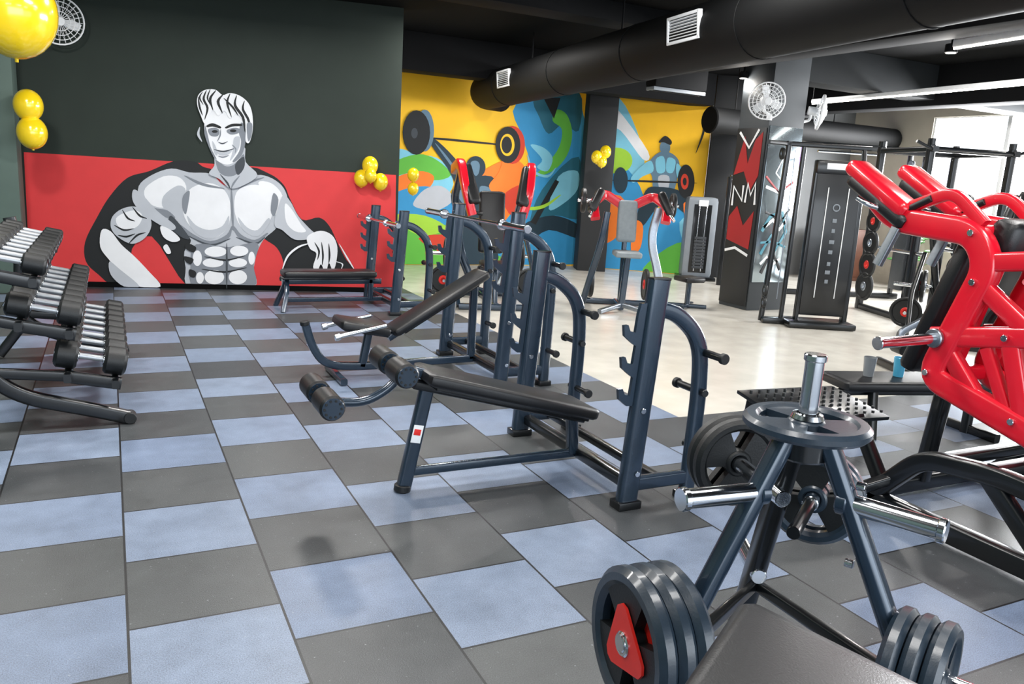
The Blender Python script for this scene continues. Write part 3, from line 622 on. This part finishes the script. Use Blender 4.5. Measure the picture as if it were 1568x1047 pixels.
# pin-loaded machine
b=B(); b.box((0,0,.72),(.52,.34,1.36),GRY,bev=.07); b.box((0,-.172,.7),(.3,.01,1.15),FB,bev=.004)
for s in(-1,1): b.cyl((s*.06,-.185,.15),(s*.06,-.185,1.25),.008,CHR,10)
for k in range(10): b.box((0,-.19,.22+.055*k),(.2,.025,.045),DGR)
b.box((0,-.05,.03),(.62,.5,.06),FB); b.box((0,-.18,1.3),(.16,.012,.1),WHT)
b.obj('weight_stack_machine',(9.05,10.95,0),-.5)
b=B(); 
for s in(-1,1): b.rt([(s*.22,0,0),(s*.22,0,1.75)],.07,.07,FB)
b.rt([(-.22,0,1.75),(.22,0,1.75)],.07,.07,FB,n=(0,0,1)); b.rt([(0,-.3,.04),(0,.3,.04)],.07,.06,FB,n=(0,0,1)); b.rt([(-.25,0,.04),(.25,0,.04)],.07,.06,FB,n=(0,0,1)); b.rt([(0,0,1.72),(0,-.35,1.6)],.05,.06,FB); b.tube([(-.1,-.35,1.5),(.25,-.35,1.45)],.015,CHR); b.cyl((0,-.35,1.6),(0,-.35,1.5),.006,RUB,8); b.pad((0,-.45,.5),(0,-.1,.5),.26,.07,PAD,(1,0,0)); b.rt([(0,-.3,.05),(0,-.3,.48)],.05,.06,FB)
b.obj('lat_pulldown_machine',(9.15,10.1,0),-.5)

# ---------------------------------------------------------------- cable tower
b=B(); SH=mat('shroud_black','#0c0d0f',.35,0,.1,5,coat=.3)
b.rt([(.44,0,0),(.42,0,1.88)],.06,.1,FB,n=(1,0,0)); b.rt([(-.14,0,0),(-.12,0,1.95)],.05,.08,FB,n=(1,0,0))
b.box((.15,0,.98),(.54,.1,1.7),SH,bev=.02); b.box((.15,0,1.88),(.58,.14,.16),SH,bev=.03); b.box((.12,-.074,1.89),(.3,.006,.07),WHT,bev=.001)
for x in(.03,.27): b.box((x,-.056,1.0),(.011,.006,1.3),PW,bev=.001)
for k,(x,z,wd_) in enumerate([(.15,.55,.04),(.15,.66,.06),(.15,.76,.04),(.15,.9,.05),(.15,1.02,.06),(.15,1.15,.04),(.15,1.27,.05)]): b.box((x,-.055,z),(wd_,.006,.045),GRY,bev=.001)
b.ring((.15,-.056,1.42),(0,1,0),.03,.045,.008,GRY,20)
b.box((.1,-.05,.04),(.8,.45,.07),FB,bev=.02); b.box((-.35,.0,.04),(.4,.12,.07),FB,bev=.02)
b.rt([(-.54,.05,.02),(-.5,.05,.9),(-.46,.05,2.15)],.06,.06,FB,n=(0,1,0)); b.rt([(-.3,.05,.02),(-.28,.05,2.12)],.05,.05,FB,n=(0,1,0))
for z in(.25,.4,2.0): b.disc((-.56,-.05,z),(1,0,0),.07,.03,RUB,STL)
b.cyl((-.4,-.02,.3),(-.4,-.02,2.05),.006,STL,6)
b.rt([(-.5,.05,2.12),(.5,.05,2.12)],.06,.06,FB,n=(0,0,1)); b.rt([(-.5,.05,2.12),(-.75,-.1,2.12)],.05,.06,FB,n=(0,0,1)); b.rt([(.42,.0,1.9),(.42,.05,2.12)],.05,.05,FB)
b.obj('cable_tower_machine',(7.52,6.93,0),-.47)
# power rack
b=B(); RK=FB
for x in(-.55,.55):
    for y in(-.55,.55): b.rt([(x,y,0),(x,y,2.25)],.09,.09,RK,n=(1,0,0)); b.cyl((x,y,2.25),(x,y,2.33),.05,FB)
    b.rt([(x,-.8,.04),(x,.6,.04)],.08,.07,RK,n=(0,0,1)); b.rt([(x,-.65,2.2),(x,.6,2.2)],.07,.08,RK,n=(0,0,1)); b.cyl((x,-.75,.9),(x,.55,.9),.025,CHR)
    b.rt([(x,-.55,1.25),(x,-.68,1.25),(x,-.68,1.33)],.05,.03,STL,n=(1,0,0))
for y in(-.55,.55): b.rt([(-.55,y,2.2),(.55,y,2.2)],.07,.08,RK,n=(0,0,1))
b.tube([(-.8,-.62,2.28),(-.6,-.62,2.2),(.6,-.62,2.2),(.8,-.62,2.28)],.02,RK,fil=.05)
for i in range(5):
    for s in(-1,1): b.disc((s*.66,.3,.35+.3*i),(1,0,0),.2-.015*i,.05,RUB,REDL if i%2 else STL)
b.obj('power_rack',(9.9,7.2,0),-.35)
b=B()
for s in(-1,1):
    for y in(-.2,.2): b.rt([(s*1.2,y,0),(s*1.2,y,2.3)],.07,.07,FB)
    b.box((s*1.2,0,.9),(.16,.3,1.5),DGR); b.box((s*1.2,0,2.3),(.2,.55,.12),FB)
    b.cyl((s*1.1,-.05,2.1),(s*1.05,-.05,2.1),.06,STL)
b.rt([(-1.2,0,2.3),(1.2,0,2.3)],.09,.08,FB,n=(0,0,1)); b.rt([(-1.2,0,.04),(1.2,0,.04)],.09,.06,FB,n=(0,0,1)); b.tube([(-.5,-.12,2.2),(.5,-.12,2.2)],.018,CHR)
b.obj('cable_crossover_machine',(10.1,9.0,0),-.35)
def curl(loc,rz,c1):
    b=B(); b.rt([(-.6,0,.05),(.6,0,.05)],.07,.07,FB,n=(0,0,1)); b.rt([(-.6,-.3,.04),(-.6,.3,.04)],.07,.06,FB,n=(0,0,1)); b.rt([(.6,-.3,.04),(.6,.3,.04)],.07,.06,FB,n=(0,0,1))
    b.pad((-.3,0,.55),(.2,0,.5),.36,.08,PAD,(0,1,0)); b.pad((.22,0,.58),(.45,0,1.1),.34,.08,PAD,(0,1,0)); b.rt([(-.1,0,.05),(-.05,0,.5)],.06,.07,FB); b.rt([(.5,0,.05),(.45,0,1.05)],.07,.08,FB); b.rt([(-.3,.1,.5),(-.55,.1,.35),(-.5,.1,.2)],.05,.06,c1,fil=.06)
    for s in(-1,1): b.cyl((-.5,s*.04,.2),(-.5,s*.22,.2),.055,PAD); b.disc((.1,s*.35,.55),(0,1,0),.2,.05,RUB,STL); b.tube([(.3,s*.22,.55),(.1,s*.28,.8)],.018,c1)
    b.cyl((.1,-.4,.55),(.1,.4,.55),.02,CHR); b.obj('leg_extension_machine',loc,rz)
curl((7.0,4.6,0),-.4,STL); curl((11.6,6.3,0),.2,STL); curl((10.2,5.0,0),.1,RED); curl((6.7,3.2,0),-1.2,FB)

# cabinet, plant, banner
b=B(); WD=mat('brown_wood','#5a3524',.5,0,.2,6); b.box((0,0,.48),(.9,.45,.96),WD,bev=.01); b.box((-.22,-.23,.5),(.4,.015,.84),WD,bev=.004); b.box((.22,-.23,.5),(.4,.015,.84),WD,bev=.004); b.cyl((-.04,-.25,.5),(-.04,-.25,.6),.01,CHR,8); b.obj('storage_cabinet',(12.35,10.85,0),-.3)
b=B(); b.box((0,0,0),(.9,.01,.5),mat('banner_purple','#7a4a9a',.6,0,.1,4),bev=0); b.box((0,-.006,.0),(.5,.004,.12),PW,bev=0); b.obj('wall_banner',(11.3,11.43,2.3))
b=B(); b.lathe([(.001,0),(.12,0),(.16,.3),(.14,.3),(.001,.28)],(0,0,0),(0,0,1),mat('pot_dark','#43403c',.6),20)
LF=mat('leaf_green','#3f7a35',.5,0,.2,8)
for k in range(26):
    a=k*2.4; r=.12+.25*random.random(); h=.5+.5*random.random()
    b.tube([(0,0,.28),(r*.4*math.cos(a),r*.4*math.sin(a),h*.8),(r*math.cos(a),r*math.sin(a),h)],.006,LF,seg=6)
    b.ball((r*math.cos(a),r*math.sin(a),h),.09,LF,(1,.6,.25),8)
b.obj('potted_plant',(12.45,9.4,0))

# ---------------------------------------------------------------- ceiling kit
DK=mat('duct_paint_black','#090a0b',.65,0,.15,3,spec=.2)
b=B(); 
pts=[(4.6+.12*(y-5.5),y,2.83) for y in(-1,3,6,9,11.7)]
b.sweep(pts,circ(.27,28),DK,n=(0,0,1)); b.tube([pts[-1],(5.38,12.05,2.83),(5.75,12.2,2.83)],.265,DK,fil=.2,seg=28)
for y in (1,3.4,5.0,6.9,8.8,10.9): b.ring((4.6+.12*(y-5.5),y,2.83),(.12,1,0),.268,.276,.03,DK)
for y in(2,7.4,10): b.cyl((4.6+.12*(y-5.5),y,3.1),(4.6+.12*(y-5.5),y,CE),.01,BKB,8)
def grille(b,y):
    x=4.6+.12*(y-5.5)-.265
    b.M=Matrix.Translation((x,y,2.86))@Matrix.Rotation(-.12,4,'Z')@Matrix.Rotation(-.1,4,'Y')
    for z in(-.1,.1): b.box((0,0,z),(.04,.5,.025),WHT)
    for yy in(-.24,.24): b.box((0,yy,0),(.04,.025,.22),WHT)
    b.box((.01,0,0),(.02,.46,.18),DGR,bev=0)
    for k in range(7): b.box((-.004,0,-.072+.024*k),(.02,.46,.007),WHT,rot=(0,.5,0),bev=0)
    b.M=Matrix.Identity(4)
grille(b,5.75); grille(b,10.4)
b.obj('air_duct')
b=B(); b.tube([(8.62,10.42,2.62),(11,10.5,2.62),(12.95,10.5,2.62)],.2,DK,seg=24); b.cyl((8.64,10.42,2.62),(8.58,10.42,2.62),.21,DK,24); b.cyl((11.4,10.5,2.8),(11.4,10.5,CE),.01,DK,8); b.cyl((9.1,10.43,2.8),(9.1,10.43,CE),.01,DK,8); b.obj('air_duct')
EM=mat('lamp_emissive','#fff6ea',.4,emit=14)
def strip(p,q,w=.06):
    b=B(); b.rt([p,q],w*1.4,.05,WHT,n=(0,0,1)); 
    p2=V(p)-V((0,0,.03)); q2=V(q)-V((0,0,.03)); b.rt([p2,q2],w*.9,.02,EM,n=(0,0,1)); b.cyl(V(p),(p[0],p[1],CE),.006,FB,6); b.cyl(V(q),(q[0],q[1],CE),.006,FB,6); b.obj('linear_ceiling_light')
strip((7.05,5.2,3.0),(6.85,3.9,3.0),.05); strip((9.7,9.4,2.95),(9.2,5.2,2.95),.04)
def vent(p,L):
    b=B(); b.box(p,(L,.2,.05),GRY); 
    for k in range(2): b.box((p[0],p[1]-.05+.1*k,p[2]-.027),(L*.93,.05,.006),BK,bev=0)
    b.box((p[0],p[1],p[2]+.2),(L,.26,.35),BKB); b.obj('linear_air_diffuser')
vent((7.6,10.05,2.93),.95)
def spot(x,y,z,e=60):
    b=B(); b.cyl((x,y,z),(x,y,z+.08),.06,BKB); b.cyl((x,y,z-.004),(x,y,z),.045,EM); b.cyl((x,y,z+.08),(x,y,CE),.012,BKB,8); b.obj('ceiling_spotlight')
    l=bpy.data.lights.new('spot','POINT'); l.energy=e; l.shadow_soft_size=.05; l.color=(1,.95,.88); o=bpy.data.objects.new('spotlight_lamp',l); coll.objects.link(o); o.location=(x,y,z-.08)
spot(7.45,8.45,2.98,12); spot(7.35,5.45,2.98,12)
def fan(loc,face,bk,R=.22):
    b=B(); f=V(face).normalized(); a=f.orthogonal().normalized(); c=f.cross(a)
    for r in(R,R*.8,R*.6,R*.4):
        b.ring(f*.07*(1-(r/R)**2),f,r-.004,r+.004,.008,WHT,32)
    b.ring(-f*.0,f,R-.008,R+.008,.03,WHT,32)
    for k in range(24):
        t=2*math.pi*k/24; d=a*math.cos(t)+c*math.sin(t); b.tube([d*R,d*R*.6+f*.045,d*.03+f*.07],.0025,WHT,seg=5); b.tube([d*R,d*R*.6-f*.05,d*.03-f*.07],.0025,WHT,seg=5)
    b.cyl(f*.06,f*.08,.045,WHT); b.cyl(-f*.16,-f*.04,.055,WHT)
    for k in range(3):
        t=2*math.pi*k/3; d=a*math.cos(t)+c*math.sin(t); e=f.cross(d)
        P=[(.03,-.02),(R*.5,-.05),(R*.86,-.03),(R*.88,.04),(R*.5,.06),(.03,.02)]; b.prism(P,(0,0,0),d+f*.0,e+f*.25,.004,WHT)
    bk=V(bk)-V(loc); b.tube([-f*.12,-f*.12+V((0,0,-.12)),bk],.018,WHT,fil=.04); b.cyl(bk,bk+V((0,0,-.06)),.035,WHT)
    b.obj('wall_fan',loc)
fan((7.36,7.88,2.66),(-.5,-.85,-.1),(7.5,7.95,2.5)); fan((8.42,8.0,2.62),(.7,-.6,-.1),(8.1,8.1,2.45))
fan((-.41,10.2,2.88),(.2,-.95,-.2),(-.55,10.5,2.7),.24)
def balloons(name,cs,anchor=None):
    b=B()
    for c,r in cs:
        b.ball(c,r,YEL,(.93,.93,1.08),28); b.cyl(V(c)-V((0,0,r*1.15)),V(c)-V((0,0,r*1.05)),.012,YEL,8)
        if anchor: b.tube([V(c)-V((0,0,r*1.12)) if not anchor[2]>c[2]+.5 else V(c)+V((0,0,r)),V(anchor)],.003,WHT,seg=5)
    b.obj(name)
def onwall(s,z,off): p=W0+wd*s-wn*off; return (p.x,p.y,z)
balloons('balloon',[((-.54,6.75,2.46),.29)],(-.54,6.75,CE))
balloons('balloon_cluster',[((-.71,9.83,1.97),.15),((-.69,9.82,1.70),.155)])
balloons('balloon_cluster',[(onwall(3.80,1.58,.12),.105),(onwall(3.70,1.42,.12),.1),(onwall(3.93,1.39,.13),.1),(onwall(3.8,1.46,.22),.08)])
balloons('balloon_cluster',[((7.13,11.36,1.94),.1),((7.27,11.33,2.03),.1),((7.2,11.31,1.87),.09)])
balloons('balloon_cluster',[((3.38,9.6,1.5),.08),((3.39,9.62,1.33),.075)])

# ---------------------------------------------------------------- lights
w=bpy.data.worlds.new('world'); scene.world=w; w.use_nodes=True; bg=w.node_tree.nodes['Background']; bg.inputs[0].default_value=(.86,.93,1,1); bg.inputs[1].default_value=2.4
def area(name,loc,tgt,sx,sy,e,col):
    l=bpy.data.lights.new(name,'AREA'); l.shape='RECTANGLE'; l.size=sx; l.size_y=sy; l.energy=e; l.color=col
    o=bpy.data.objects.new(name,l); coll.objects.link(o); o.location=loc; o.rotation_euler=(V(tgt)-V(loc)).to_track_quat('-Z','Y').to_euler(); return o
area('window_daylight_behind',(1.5,-3.2,2.0),(2.5,6,.8),7,2.4,180,(.84,.92,1))
area('window_daylight_right',(13.45,6.4,2.1),(4,6.4,1.2),7.2,2.4,2000,(.97,.98,1))
def fill_panel(x,y,e,sx=1.2,sy=.6):  # added fill: invented panels above the view, brightening the whole room
    b=B(); b.box((x,y,CE-.02),(sx+.06,sy+.06,.04),WHT,bev=.005); b.obj('fill_panel_housing')
    area('fill_panel_area',(x,y,CE-.05),(x,y,0),sx,sy,e,(1,.98,.95))
for x,y,e in((-1.2,1.5,45),(1.2,1.5,45),(3.2,1.5,50),(-1.0,4.8,75),(1.4,4.8,75),(3.4,4.6,60),(6.0,3.0,60),(8.5,3.0,60)): fill_panel(x,y,e)
for x,y,e in((5.9,9.0,65),(3.9,9.3,60),(8.8,9.4,55),(1.5,7.2,80),(-1,7.1,60),(8.2,6.0,50),(11.8,7.2,50)):
    area('ceiling_fill',(x,y,3.3),(x,y+.4,0),.3,.3,e,(1,.97,.93))  # bare area lights added below the ceiling as fill, no fixtures
